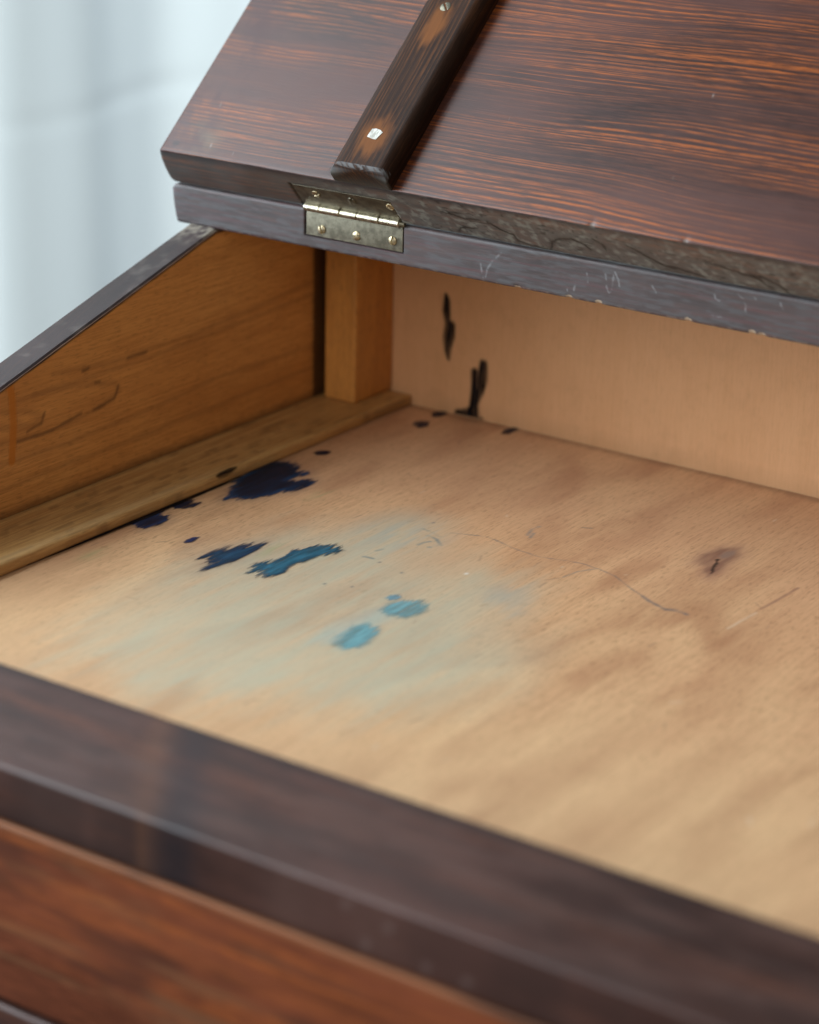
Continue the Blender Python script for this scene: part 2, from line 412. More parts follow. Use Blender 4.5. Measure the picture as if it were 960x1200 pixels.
def stained(name, along='x', base=(0.030, 0.015, 0.013), orange=(0.23, 0.065, 0.017), amount=0.8, spacing=0.0031, rough=0.42, spec=0.5, patch=0.6, thin=0.5, warp=0.025):
    """old dark-stained softwood: late-wood lines shine through orange"""
    g = G(name)
    a, c, t = grain_axes(g, along)
    w1 = g.noise(g.comb(g.mul(a, 3.2), g.mul(c, 11.0), g.mul(t, 11.0)), 1, 2)
    w2 = g.noise(g.comb(g.mul(a, 9.0), g.mul(c, 60.0), t), 1, 2)
    cc = g.add(g.add(c, g.mul(t, 0.6)), g.add(g.mul(g.sub(w1, 0.5), warp), g.mul(g.sub(w2, 0.5), 0.003)))
    w3 = g.noise(g.comb(g.mul(a, 1.2), g.mul(cc, 160.0), 5.0), 1, 1)
    ring = g.m('FRACT', g.add(g.m('DIVIDE', cc, spacing), g.mul(w3, 2.6)))
    line = g.mul(g.ms(ring, 0.20, 0.80), g.ms(ring, 0.84, 1.0, 1.0, 0.0))
    ring2 = g.noise(g.comb(g.mul(a, 3.5), g.mul(cc, 1100.0), 0.0), 1, 2, 0.65)
    line2 = g.ms(ring2, 0.52, 0.66)
    amp = g.ms(g.noise(g.comb(g.mul(a, 4.0), g.mul(cc, 38.0), 3.1), 1, 3, 0.6), 0.38, 0.64)
    amp2 = g.ms(g.noise(g.comb(g.mul(a, 5.0), g.mul(cc, 30.0), 7.7), 1, 3, 0.6), 0.40, 0.70)
    fib = g.noise(g.comb(g.mul(a, 90.0), g.mul(c, 2000.0), g.mul(t, 2000.0)), 1, 2, 0.7)
    brk = g.ms(g.noise(g.comb(g.mul(a, 55.0), g.mul(c, 700.0), g.mul(t, 300.0)), 1, 3, 0.7), 0.36, 0.56)
    f = g.add(g.mul(g.mul(line, amp), g.add(g.mul(brk, 0.75), 0.25)), g.mul(g.mul(line2, amp2), thin))
    f = g.mul(f, amount)
    f = g.mul(f, g.ms(fib, 0.32, 0.58, 0.30, 1.0))
    pt = g.noise(g.comb(g.mul(a, 7.0), g.mul(c, 22.0), g.mul(t, 20.0)), 1, 4, 0.6)
    b2 = g.mix(g.ms(pt, 0.35, 0.68), tuple(v * (1 - patch * 0.6) for v in base), tuple(v * (1 + patch) for v in base))
    b2 = g.mix(g.ms(fib, 0.45, 0.75, 0.0, 0.55), b2, tuple(v * 2.1 for v in base))
    col = g.mix(g.m('MINIMUM', f, 1.0), b2, orange)
    rg = g.add(rough - 0.13, g.add(g.mul(fib, 0.16), g.mul(pt, 0.18)))
    g.bump(fib, 0.30, 0.0002)
    return g.done(col, rg, spec)


def plain_wood(name, along='y', c1=(0.55, 0.34, 0.17), c2=(0.62, 0.42, 0.23), vein=(0.40, 0.20, 0.085), vein_amt=0.35, flame=9.0, rough=0.5, pores=0.4, spec=0.35, flow=(1.6, 8.0), fleck=(0.25, 0.12, 0.05), streak=0.32):
    g = G(name)
    a, c, t = grain_axes(g, along)
    big = g.noise(g.comb(g.mul(a, flow[0]), g.mul(c, flow[1]), g.mul(t, flow[1])), 1, 2, 0.5, 0.2)
    ph = g.m('FRACT', g.mul(big, flame))
    band = g.mul(g.ms(ph, 0.0, 0.75), g.ms(ph, 0.78, 1.0, 1.0, 0.0))
    wob = g.noise(g.comb(g.mul(a, 9.0), g.mul(c, 40.0), t), 1, 3, 0.6)
    tone = g.noise(g.comb(g.mul(a, 4.0), g.mul(c, 9.0), g.mul(t, 9.0)), 1, 4, 0.6)
    fine = g.noise(g.comb(g.mul(a, 30.0), g.mul(c, 800.0), g.mul(t, 800.0)), 1, 3, 0.7)
    pore = g.ms(g.noise(g.comb(g.mul(a, 170.0), g.mul(c, 1150.0), g.mul(t, 1100.0)), 1, 1, 0.5), 0.57, 0.66)
    col = g.mix(g.ms(tone, 0.32, 0.68), c1, c2)
    col = g.mix(g.mul(g.mul(band, g.ms(wob, 0.3, 0.7)), vein_amt), col, vein)
    col = g.mix(g.ms(fine, 0.38, 0.66, 0.0, streak), col, vein)
    col = g.mix(g.mul(pore, pores), col, fleck)
    mott = g.noise(g.vec((60, 60, 60)), 1, 4, 0.7)
    col = g.mix(g.ms(mott, 0.45, 0.8, 0.0, 0.14), col, fleck)
    rg = g.add(rough, g.mul(g.sub(fine, 0.5), 0.15))
    g.bump(fine, 0.30, 0.0002)
    return g.done(col, rg, spec)


M = {}
M['lid'] = stained('stained pine', 'x', base=(0.043, 0.0165, 0.0125), orange=(0.38, 0.098, 0.014), amount=0.85, spacing=0.0027, rough=0.31, spec=0.42, thin=0.70, warp=0.022, patch=0.75)
M['board'] = stained('stained pine board', 'x', base=(0.042, 0.030, 0.031), orange=(0.15, 0.06, 0.04), amount=0.40, rough=0.42, spec=0.52, spacing=0.0022)
M['slope'] = stained('stained side', 'y', base=(0.036, 0.024, 0.024), orange=(0.15, 0.06, 0.03), amount=0.35, rough=0.42, spec=0.6)
M['batten'] = stained('stained batten', 'y', base=(0.024, 0.012, 0.0075), orange=(0.12, 0.044, 0.014), amount=0.8, rough=0.45, spec=0.12, spacing=0.0024)
M['rail'] = stained('stained rail', 'x', base=(0.046, 0.021, 0.0165), orange=(0.15, 0.052, 0.026), amount=0.55, rough=0.33, spec=0.36, spacing=0.006)
M['drawer'] = stained('red stained drawer', 'x', base=(0.125, 0.034, 0.014), orange=(0.33, 0.090, 0.022), amount=0.8, rough=0.38, spec=0.28, spacing=0.012)
M['floor'] = plain_wood('bare beech floor', 'y', c1=(0.69, 0.40, 0.215), c2=(0.76, 0.485, 0.262), vein=(0.42, 0.205, 0.105), vein_amt=0.85, flame=7, rough=0.44, pores=0.40, streak=0.40, spec=0.4, flow=(3.0, 9.0))
M['back'] = plain_wood('birch back panel', 'z', c1=(0.76, 0.455, 0.245), c2=(0.80, 0.49, 0.27), vein=(0.66, 0.365, 0.175), vein_amt=0.25, flame=6, rough=0.5, pores=0.07, streak=0.25, flow=(1.2, 14.0))
M['side'] = plain_wood('pine side', 'y', c1=(0.66, 0.305, 0.085), c2=(0.74, 0.385, 0.125), vein=(0.40, 0.15, 0.035), vein_amt=0.38, flame=10, rough=0.42, pores=0.22, flow=(1.5, 12.0), streak=0.45, fleck=(0.13, 0.05, 0.015))
M['post'] = plain_wood('pine post', 'z', c1=(0.60, 0.27, 0.065), c2=(0.66, 0.32, 0.085), vein=(0.36, 0.13, 0.03), vein_amt=0.4, flame=7, rough=0.45, flow=(1.5, 25.0))
M['strip'] = plain_wood('pine strip', 'y', c1=(0.52, 0.30, 0.105), c2=(0.62, 0.39, 0.155), vein=(0.30, 0.13, 0.035), vein_amt=0.5, flame=8, rough=0.42, pores=0.2, flow=(1.0, 45.0), streak=0.5)


def metal(name, c1, c2, rough):
    g = G(name)
    n = g.noise(g.vec((260, 260, 260)), 1, 4, 0.65)
    n2 = g.noise(g.vec((1500, 1500, 1500)), 1, 2, 0.6)
    col = g.mix(g.ms(n, 0.35, 0.65), c1, c2)
    col = g.mix(g.ms(n2, 0.55, 0.75, 0, 0.6), col, tuple(v * 0.35 for v in c1))
    g.bump(g.add(n, n2), 0.25, 0.0002)
    return g.done(col, g.add(rough, g.mul(g.sub(n, 0.5), 0.3)), 0.5, marked=False, Metallic=g.ms(n2, 0.5, 0.8, 0.95, 0.5))


M['leaf'] = metal('tarnished brass leaf', (0.145, 0.135, 0.10), (0.23, 0.215, 0.16), 0.44)
M['barrel'] = metal('worn brass barrel', (0.42, 0.385, 0.29), (0.60, 0.55, 0.43), 0.30)
M['screw'] = metal('brass screw', (0.36, 0.30, 0.18), (0.55, 0.47, 0.31), 0.33)
g = G('white filler'); nz = g.noise(g.vec((700, 250, 300)), 1, 4, 0.7)
M['filler'] = g.done(g.mix(g.ms(nz, 0.35, 0.65), (0.34, 0.33, 0.28), (0.74, 0.75, 0.70)), 0.45, 0.5, marked=False)

g = G('ink'); c_, a_ = g.attr()
nz = g.noise(g.comb(g.mul(g.xyz()[0], 700.0), g.mul(g.xyz()[1], 90.0), g.mul(g.xyz()[2], 90.0)), 1, 3, 0.6)
c2_ = g.mix(g.ms(nz, 0.3, 0.7, 0.0, 0.35), c_, (0.0, 0.0, 0.0))
g.done(c2_, 0.5, 0.25, marked=False)
tr = g.n.new('ShaderNodeBsdfTransparent'); mx = g.n.new('ShaderNodeMixShader')
g.l.new(g.m('MULTIPLY', a_, g.ms(nz, 0.2, 0.5, 0.90, 1.0), clamp=True), mx.inputs[0]); g.l.new(tr.outputs[0], mx.inputs[1]); g.l.new(g.bsdf.outputs[0], mx.inputs[2])
g.l.new(mx.outputs[0], g.outn.inputs['Surface'])
M['ink'] = g.mat

g = G('white cotton')
wv = g.noise(g.vec((500, 500, 500)), 1, 2)
g.bump(wv, 0.15, 0.0005)
g.done(g.mix(g.ms(wv, 0.3, 0.7), (0.76, 0.80, 0.81), (0.84, 0.87, 0.88)), 0.9, 0.1, marked=False)
tl_ = g.n.new('ShaderNodeBsdfTranslucent'); tl_.inputs['Color'].default_value = (0.80, 0.88, 0.90, 1)
mx = g.n.new('ShaderNodeMixShader'); mx.inputs[0].default_value = 0.40
g.l.new(g.bsdf.outputs[0], mx.inputs[1]); g.l.new(tl_.outputs[0], mx.inputs[2]); g.l.new(mx.outputs[0], g.outn.inputs['Surface'])
M['curtain'] = g.mat

# ------------------------------------------------------------------ the curtain behind the desk
cy = np.linspace(-0.15, 2.4, 420); cz = np.concatenate([np.linspace(-0.9, -0.08, 16), np.linspace(-0.07, 0.0, 14), np.linspace(0.05, 1.9, 20)])
gy, gz = np.meshgrid(cy, cz, indexing='ij')
fold = 0.019 * np.cos((gy - 0.570 + 0.02 * gz) * 2 * math.pi / 0.33) + 0.0016 * np.sin(gy * 2 * math.pi / 0.097 + 0.6 * gz) + 0.014 * (fbm(gy * 4, gz * 0.5, 3) - .5)
fold = fold + 0.0018 * sst(-0.045, -0.036, gz) - 0.0018 * sst(-0.030, -0.018, gz)
fold = fold - 0.035 * np.exp(-((gy - 0.475) / 0.012) ** 2)
V = np.stack([-0.75 + fold, gy, gz], -1).reshape(-1, 3)
ii, jj = np.meshgrid(np.arange(419), np.arange(49), indexing='ij')
F = np.stack([ii * 50 + jj, (ii + 1) * 50 + jj, (ii + 1) * 50 + jj + 1, ii * 50 + jj + 1], -1).reshape(-1, 4)
WORLD[None] = Matrix.Identity(4)
curtain = link('curtain', raw_mesh('curtain', V, F, ang=180), M['curtain'], None)
curtain['label'] = 'white cotton curtain hanging in soft folds behind the desk'
curtain['category'] = 'curtain'

# ------------------------------------------------------------------ the desk
desk = bpy.data.objects.new('writing_desk', None)
COL.objects.link(desk)
desk.location = BASE
WORLD[desk] = Matrix.Translation(BASE)
desk['label'] = 'old stained wooden writing desk with its hinged lid open and ink-stained inside'
desk['category'] = 'desk'


def part(name, me, mat, parent=None, loc=None, rot=None, label=None):
    o = link(name, me, mat, parent or desk, loc, rot)
    if label: o['label'] = label
    return o


# --- floor of the compartment, a fine sheet that carries its old stains
def floor_paint(gx, gy):
    x, y = gx * 1000, gy * 1000
    p = Paint(x, y)
    n1 = fbm(x / 30, y / 75, 1); n2 = fbm(x / 3.2, y / 26, 5, 3); n3 = fbm(x / 9, y / 30, 9)
    # yellowed, cleaner wood towards the front, pinkish worn wood towards the back
    p.over((0.70, 0.48, 0.265), 0.35 * sst(-225, -345, y + 60 * (n1 - .5)))
    p.over((0.56, 0.295, 0.175), 0.30 * sst(-190, -70, y + 70 * (n1 - .5)) * (0.6 + 0.6 * n3))
    p.over((0.60, 0.33, 0.17), 0.45 * np.exp(-((x - 178) / 45) ** 2 - ((y + 178) / 38) ** 2))
    # washed out greenish ink
    s = sdf(WASH, x + 14 * (n3 - .5), y + 60 * (n1 - .5) + 30 * (n2 - .5))
    w = sst(22, -38, s)
    p.over((0.46, 0.50, 0.385), w * (0.52 + 0.40 * (n2 - .5) + 0.25 * (n3 - .5)))
    s = sdf(WASHTIP, x + 5 * (n3 - .5), y + 22 * (n2 - .5))
    p.over((0.33, 0.36, 0.32), sst(7, -5, s) * (0.40 + 0.5 * (n2 - .5)))
    p.over((0.33, 0.40, 0.38), 0.38 * np.exp(-((x - 150) / 22) ** 2 - ((y + 165) / 22) ** 2) * sst(.35, .65, n2))
    s = sdf(HAZE_PALE, x + 3 * (n3 - .5), y + 16 * (n2 - .5))
    p.over((0.24, 0.45, 0.48), sst(9, -5, s) * 0.34)
    for gxp, gyp in GREEN:
        p.over((0.30, 0.36, 0.16), 0.5 * np.exp(-((x - gxp) / 3.5) ** 2 - ((y - gyp) / 9) ** 2) * sst(.3, .6, n2))
    # ink shadow round the blots
    for B in (BLOT_BIG, BLOT_EDGE1, BLOT_NAVY):
        s = sdf(B, x, y + 8 * (n2 - .5)); p.over((0.25, 0.20, 0.17), 0.20 * sst(8, 0, s))
    # dirt gathered against the strip and the back
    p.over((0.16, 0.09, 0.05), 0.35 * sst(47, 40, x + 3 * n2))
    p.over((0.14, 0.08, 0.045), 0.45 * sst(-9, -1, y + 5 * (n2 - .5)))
    # pencil and scratches
    def stroke(pts, wd, rgb, al, rag=0.35):
        d = dline(pts, x + 1.2 * (n3 - .5), y + 3 * (n1 - .5))
        br = 1 - rag + rag * 2 * (fbm(x / 4, y / 6, 21, 2) - .25)
        p.over(rgb, sst(wd, wd * 0.25, d) * al * np.clip(br, 0, 1.2))
    stroke(PENCIL, 0.85, (0.08, 0.10, 0.12), 0.75, 0.75)
    stroke(PENCIL2, 1.7, (0.07, 0.10, 0.13), 0.8, 1.2)
    stroke(PENCIL3, 0.9, (0.10, 0.17, 0.18), 0.5)
    stroke(DASH, 1.0, (0.08, 0.09, 0.09), 0.8)
    for t in TEALMARKS: stroke(t, 1.4, (0.08, 0.17, 0.20), 0.6, 0.7)
    for q in DOTS: p.over((0.05, 0.08, 0.12), sst(1.1, 0.4, np.hypot(x - q[0], (y - q[1]) / 1.4)) * 0.6)
    for q in WHITECHIP: p.over((0.75, 0.70, 0.62), 0.8 * sst(1.3, 0.5, np.hypot(x - q[0], (y - q[1]) / 1.5)))
    stroke(SCRATCH, 1.2, (0.24, 0.11, 0.08), 0.75, 0.4)
    stroke(SCRATCH2, 0.9, (0.72, 0.58, 0.42), 0.6)
    # the knot
    s = sdf(KNOT_OUT, x + 4 * (n3 - .5), y + 12 * (n2 - .5))
    p.over((0.34, 0.18, 0.125), sst(10, -4, s) * 0.55)
    p.over((0.20, 0.095, 0.065), sst(2.5, -2.0, s) * 0.80 * (0.5 + 0.5 * sst(.30, .50, n2 * .6 + n3 * .4)))
    s = sdf(KNOT_GREY, x, y + 3 * (n2 - .5)); p.over((0.24, 0.165, 0.135), sst(.8, -1.5, s) * .7)
    d = dline(KNOT[4:], x + 2.2 * (fbm(x / 2, y / 3, 33, 2) - .5), y); p.over((0.035, 0.02, 0.018), sst(1.1, 0.35, d))
    # random nicks
    r = np.random.default_rng(3)
    for _ in range(70):
        cx, cyy = r.uniform(45, 480), r.uniform(-390, -20); an = r.normal(math.pi / 2, 0.5); L = r.uniform(1, 7)
        pts = [(cx, cyy), (cx + L * math.cos(an), cyy + L * math.sin(an))]
        box = (np.abs(x - cx) < 12) & (np.abs(y - cyy) < 12)
        dark = r.random() < .6
        dd = np.full(x.shape, 9.0); dd[box] = dline(pts, x[box], y[box])
        p.over((0.25, 0.14, 0.09) if dark else (0.72, 0.60, 0.45), sst(0.8, 0.2, dd) * r.uniform(.2, .6))
    return p.out()


fx = np.concatenate([np.arange(0, 0.500, 0.0006), np.linspace(0.5005, W, 20)])
fy = np.arange(D1 + 0.001, 0.0001, 0.00095)
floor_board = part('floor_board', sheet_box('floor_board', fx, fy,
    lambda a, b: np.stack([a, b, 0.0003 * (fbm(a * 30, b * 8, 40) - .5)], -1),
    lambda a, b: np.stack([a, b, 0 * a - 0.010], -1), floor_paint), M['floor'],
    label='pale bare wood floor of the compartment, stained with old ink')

# --- back panel
bx = np.concatenate([[-TS], np.linspace(0, 0.012, 25), np.linspace(0.02, W + TS, 80)]); bz = np.linspace(-0.155, ZB - 0.0006, 30)
def back_paint(a, b):
    p = Paint(a, b); x, y = a * 1000, b * 1000
    n = fbm(x / 14, y / 60, 12)
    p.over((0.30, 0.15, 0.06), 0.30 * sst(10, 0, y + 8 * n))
    p.over((0.035, 0.015, 0.008), 0.85 * sst(7.5, 6.0, x + 1.2 * (n - .5)))  # deep shade of the gap beside the post, painted into the colour
    return p.out()
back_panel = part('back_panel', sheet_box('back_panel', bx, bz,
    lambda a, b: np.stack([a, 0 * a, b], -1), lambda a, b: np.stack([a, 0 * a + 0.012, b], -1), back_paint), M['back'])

# --- side panels: inside bare, sloping top edge stained
def ztop(y): return np.minimum(ZT + SL * y, ZB - 0.0006)


def side_paint(a, b):
    y, z = a * 1000, b * 1000
    p = Paint(y, z)
    n = fbm(y / 25, z / 5, 14); n2 = fbm(y / 5, z / 1.6, 18)
    for L in SIDE_LINES:
        d = dline(L, y + 6 * (n - .5), z + 2.0 * (n - .5)); p.over((0.20, 0.08, 0.028), sst(2.4, 0.2, d) * 0.30)
    for L in SIDE_FLECKS:
        d = dline(L, y, z + 1.2 * (n2 - .5)); p.over((0.07, 0.028, 0.014), sst(1.6, 0.1, d) * 0.6)
    d = dline(DRIP, y, z); p.over((0.52, 0.16, 0.010), sst(3.0, 1.6, d) * 0.8)
    p.over((0.10, 0.045, 0.02), 0.5 * sst(11, 6, z + 3 * (n2 - .5)))
    p.over((0.035, 0.014, 0.007), 0.8 * sst(-37.5, -35.5, y + 1.5 * (n2 - .5)))  # shade of the same gap painted onto the side's rear end
    # stain that ran over the arris from the sloping edge
    p.over((0.06, 0.03, 0.02), sst(1.3, 0.5, (ztop(a) * 1000 - z) + 0.8 * (n - .5)))
    return p.out()


sy = np.concatenate([np.arange(D1 + 0.0005, YB, 0.0011), np.arange(YB, 0.0121, 0.0011)])
st_ = np.concatenate([np.linspace(0, 0.55, 12)[:-1], np.linspace(0.55, 1, 170)])
def side_surf(x):
    return lambda a, b: np.stack([0 * a + x, a, -0.19 + b * (ztop(a) + 0.19)], -1)


def side_attr(a, b): return side_paint(a, -0.19 + b * (ztop(a) + 0.19))


side = part('side_panel', sheet_box('side_panel', sy, st_, side_surf(0.0), side_surf(-0.004), side_attr), M['side'])
side2 = part('side_panel', sheet_box('side_panel', sy[::6], st_[::6], side_surf(W + 0.004), side_surf(W), None), M['side'])
# the stained outer thickness of each side, with its sloping top edge
def slope_mesh(x0, x1):
    ys = np.arange(D1 + 0.0005, YB + 0.004, 0.0015)
    xs = np.linspace(0, 1, 15)
    gx, gy = np.meshgrid(xs, ys, indexing='ij')
    rr = 0.0012
    ex = np.minimum(gx, 1 - gx) * (x1 - x0)
    drop = np.where(ex < rr, rr - np.sqrt(np.maximum(rr * rr - (rr - ex) ** 2, 0)), 0)
    def surf(a, b):
        w = fbm(b * 60, a * 3, 22) - .5
        return np.stack([x0 + a * (x1 - x0) + 0.0004 * w, b, ZT + SL * b + 0.0009 - drop - np.maximum(0, b - YB) * 2.0], -1)
    def att(a, b):
        p = Paint(a, b); y = b * 1000
        n = fbm(y / 2.5, a * 9, 23); n2 = fbm(y / 9, a * 2, 24)
        p.over((0.30, 0.28, 0.25), 0.8 * sst(.62, .75, n) * sst(-265, -272, y) )
        p.over((0.33, 0.30, 0.24), 0.75 * sst(-142, -118, y + 14 * (n2 - .5)) * sst(.35, .6, n))
        p.over((0.20, 0.17, 0.15), 0.35 * sst(.55, .8, n2))
        return p.out()
    return sheet_box('slope_edge', xs, ys, surf, lambda a, b: np.stack([x0 + a * (x1 - x0), b, 0 * a - 0.19], -1), att)


part('slope_edge', slope_mesh(-TS, -0.0003), M['slope'], side, label='grey-brown stained sloping top edge of the left side')
part('slope_edge', slope_mesh(W + 0.0003, W + TS), M['slope'], side2)
part('side_rear', box_mesh('side_rear', -TS, -0.0042, YB + 0.0045, 0.012, -0.19, ZB - 0.0006, 0), M['slope'], side)
part('side_rear', box_mesh('side_rear', W + 0.0042, W + TS, YB + 0.0045, 0.012, -0.19, ZB - 0.0006, 0), M['slope'], side2)

# --- corner post and strip along the side
post = part('corner_post', box_mesh('corner_post', 0.0062, 0.0262, -0.0347, -0.0003, HS + 0.0002, ZB - 0.001, 0.0014), M['post'])
part('corner_post', box_mesh('corner_post', W - 0.0262, W - 0.0042, -0.0347, -0.0003, HS + 0.0002, ZB - 0.001, 0.0014), M['post'])
prof = round_rect(0.0004, WS, 0.0002, HS, (0.0003, 0.0008, 0.0022, 0.0006), 6, (2, 1, 14, 1))
def strip_mod(s, a, b):
    k = fbm(s * 25, a * 0, 30) - .5
    return s, a + np.where(a > WS * .8, 0.0010 * k, 0), b + np.where(b > HS * .6, 0.0006 * (fbm(s * 12, a * 60, 31) - .5), 0)
def strip_attr(s, a, b):
    p = Paint(a, s); x, y = a * 1000, s * 1000
    n = fbm(y / 14, x / 1.1, 34)
    p.over((0.16, 0.085, 0.035), 0.5 * sst(.60, .75, n))
    p.over((0.62, 0.46, 0.24), 0.45 * np.exp(-((x - 36.2) / 2.0) ** 2) * sst(-120, -220, y))
    p.over((0.08, 0.04, 0.02), 0.55 * sst(3.5, 0.5, x + 1.5 * n))
    return p.out()
strip = part('edge_strip', loft('edge_strip', np.arange(D1 + 0.001, -0.0004, 0.003), prof, lambda s, a, b: np.stack([a, s, b], -1), strip_attr, strip_mod), M['strip'])
part('edge_strip', loft('edge_strip', np.arange(D1 + 0.001, -0.0004, 0.01), prof, lambda s, a, b: np.stack([W - a, s, b], -1)), M['strip'])

# --- fixed top board with the mortise for the lower hinge leaf
HX0, HX1 = 0.0545, 0.1115
def board_mod(s, a, b):
    m = sst(HX0 - 0.0012, HX0 - 0.0007, s) * sst(HX1 + 0.0009, HX1 + 0.0004, s) * (a < YB + 0.004) * sst(ZB + TB - 0.0142, ZB + TB - 0.0138, b)
    fr = (a < YB + 0.006)
    wob = 0.0005 * (fbm(s * 35, b * 10, 41) - .5)
    chip = 0
    for cx, cz_ in BCHIPS:
        chip = chip + 0.0004 * np.exp(-((s * 1000 - cx) / 1.7) ** 2) * sst(ZB + 0.0025, ZB + 0.0006, b)
    ends = 0.0022 * np.clip((0.5 - np.abs((b - ZB) / TB - .5)) * 0, 0, 1)
    low = (b - ZB) / TB
    sh = 0.0030 * (1 - low) ** 2 + 0.0022 * sst(0.86, 1.0, low)
    k = 1 - sst(-0.0296, -0.0296 + 0.014, s)
    return s + sh * k, a + np.where(fr, 0.0013 * m + wob + chip, 0), b + np.where(fr, chip * 0.9, 0)
def board_attr(s, a, b):
    x, z = s * 1000, b * 1000
    p = Paint(x, z)
    fr = (a < YB + 0.004)
    n = fbm(x / 8, z / 1.2, 45); n2 = fbm(x / 2.5, z / 2.5, 46)
    p.over((0.080, 0.082, 0.090), fr * (0.15 + 0.55 * sst(.40, .66, n)) * (0.6 + 0.8 * (fbm(x / 6, z / 0.45, 48) - .1)))
    p.over((0.10, 0.04, 0.045), fr * 0.45 * sst(.55, .72, fbm(x / 30, z / 0.8, 47)))
    for L in SCRIBBLES:
        d = dline(L, x + .8 * (n2 - .5), z + .5 * (n2 - .5)); p.over((0.34, 0.37, 0.40), fr * sst(0.7, 0.2, d) * 0.32 * sst(.3, .6, n2))
    for cx, cz_ in BCHIPS:
        w = np.exp(-((x - cx) / 2.4) ** 2) * sst(cz_ + 2.6, cz_ + 0.9, z + 1.2 * (n2 - .5)); p.over((0.45, 0.37, 0.28), fr * 0.8 * sst(.45, .7, w))
    p.over((0.22, 0.19, 0.17), fr * 0.6 * sst(ZB * 1000 + 1.6, ZB * 1000 + .4, z) * sst(.5, .7, n2))
    return p.out()
prof = round_rect(YB, 0.022, ZB, ZB + TB, (0.0014, 0.001, 0.001, 0.0022), 6, (6, 1, 8, 34))
xs = np.concatenate([np.arange(-0.0296, 0.40, 0.0005), np.linspace(0.402, W + 0.0296, 40)])
top_board = part('top_board', loft('top_board', xs, prof, lambda s, a, b: np.stack([s, a, b], -1), board_attr, board_mod, 0.0016), M['board'],
                 label='narrow fixed top board with a scuffed blue-grey front edge')

# --- the lid, thrown open; lid coordinates: x, along the lid, through the lid (0 = outer face)
PIV = Vector((0, YB, ZB + TB))
def lid_mod(s, a, b):
    fr = a < 0.006
    m = sst(HX0 - 0.0018, HX0 - 0.0012, s) * sst(HX1 + 0.0008, HX1 + 0.0003, s) * (a < 0.004) * sst(0.0180, 0.0176, b)
    chip = 0
    for cx, cv in LCHIPS:
        chip = chip + 0.00025 * np.exp(-((s * 1000 - cx) / 1.6) ** 2) * sst(TL - 0.0018, TL - 0.0008, b)
    wob = 0.0006 * (fbm(s * 30, b * 90, 51) - .5)
    low = 1 - b / TL
    sh = -0.0068 * (1 - (1 - low) ** 2) + 0.0012 * sst(0.86, 1, low)
    k = 1 - sst(-0.0216, -0.0216 + 0.02, s)
    arr = a < 0.0012
    return s + sh * k, a + np.where(fr & ((b < TL - 1e-5) | (a < 0.0012)), 0.0014 * m + wob, 0) + np.where(arr, chip, 0), b - np.where(arr, chip, 0)
def lid_attr(s, a, b):
    x, v, h = s * 1000, a * 1000, b * 1000
    p = Paint(x, v)
    fr = (a < 0.0035) & (b < TL - 0.0004)
    topf = b > TL - 0.0012
    n = fbm(x / 9, h / 6, 53); n2 = fbm(x / 3, h / 2.5, 55); n3 = fbm(x / 22, h / 5, 57, 3)
    # edge: greenish grey tone with dark wavy growth-ring edges
    p.over((0.112, 0.122, 0.116), fr * (0.45 + 0.4 * sst(-10, 90, x)) * (0.75 + 0.6 * (n - .4)))
    p.over((0.24, 0.255, 0.23), fr * sst(40, 120, x) * 0.55 * sst(.5, .72, n2))
    ring = np.abs(((n3 * 5 + h * 0.05) % 1.0) - .5)
    p.over((0.018, 0.016, 0.015), fr * sst(.10, .0, ring) * 0.85 * sst(60, 120, x) * sst(.30, .50, n))
    for L in VEINS:
        d = dline(L, x + 2.0 * (n2 - .5), h + 1.6 * (n2 - .5)); p.over((0.020, 0.017, 0.015), fr * (0.75 * sst(0.9, 0.15, d) + 0.25 * sst(3.0, 0.5, d)))
    p.over((0.03, 0.026, 0.03), fr * sst(TL * 1000 - 5.5, TL * 1000 - 1.0, h + 2 * (n - .5)) * 0.7)
    # inner face: worn pale patch by the corner, dark smudges along the left end
    q = fbm(x / 7, v / 7, 60)
    p.over((0.20, 0.17, 0.10), topf * 0.55 * np.exp(-((x + 2) / 9) ** 2 - ((v - 10) / 6) ** 2) * sst(.3, .6, q))
    p.over((0.05, 0.015, 0.014), topf * 0.75 * sst(14, -6, x + 16 * (q - .5)) * sst(.35, .6, fbm(x / 10, v / 14, 62)))
    p.over((0.012, 0.007, 0.007), topf * 0.9 * sst(2.6, 1.4, np.hypot(x + 14, v - 5)))
    p.over((0.03, 0.008, 0.006), topf * 0.9 * sst(6, 3, np.abs(x - 83)) * sst(2.4, 1, np.abs(v - 4.5)))
    r = np.random.default_rng(11)
    for _ in range(26):
        cx, cv, rr = r.uniform(-15, 380), r.uniform(2, 150), r.uniform(.35, .8)
        box = topf & (np.abs(x - cx) < 4) & (np.abs(v - cv) < 4)
        if box.any():
            al = np.zeros(x.shape); al[box] = sst(rr, rr * .4, np.hypot(x[box] - cx, v[box] - cv)); p.over((0.5, 0.48, 0.45), al * r.uniform(.15, .5))
    for cx, cv in LCHIPS:
        w = np.exp(-((x - cx) / 1.5) ** 2) * sst(TL * 1000 - 1.6, TL * 1000 - 0.6, h + 1.2 * (n2 - .5)) * (a < 0.0012); p.over((0.22, 0.195, 0.17), 0.45 * sst(.4, .7, w))
    return p.out()
prof = round_rect(0.0, LIDLEN, 0.0, TL, (0.0020, 0.003, 0.001, 0.0009), 6, (6, 1, 1, 34))
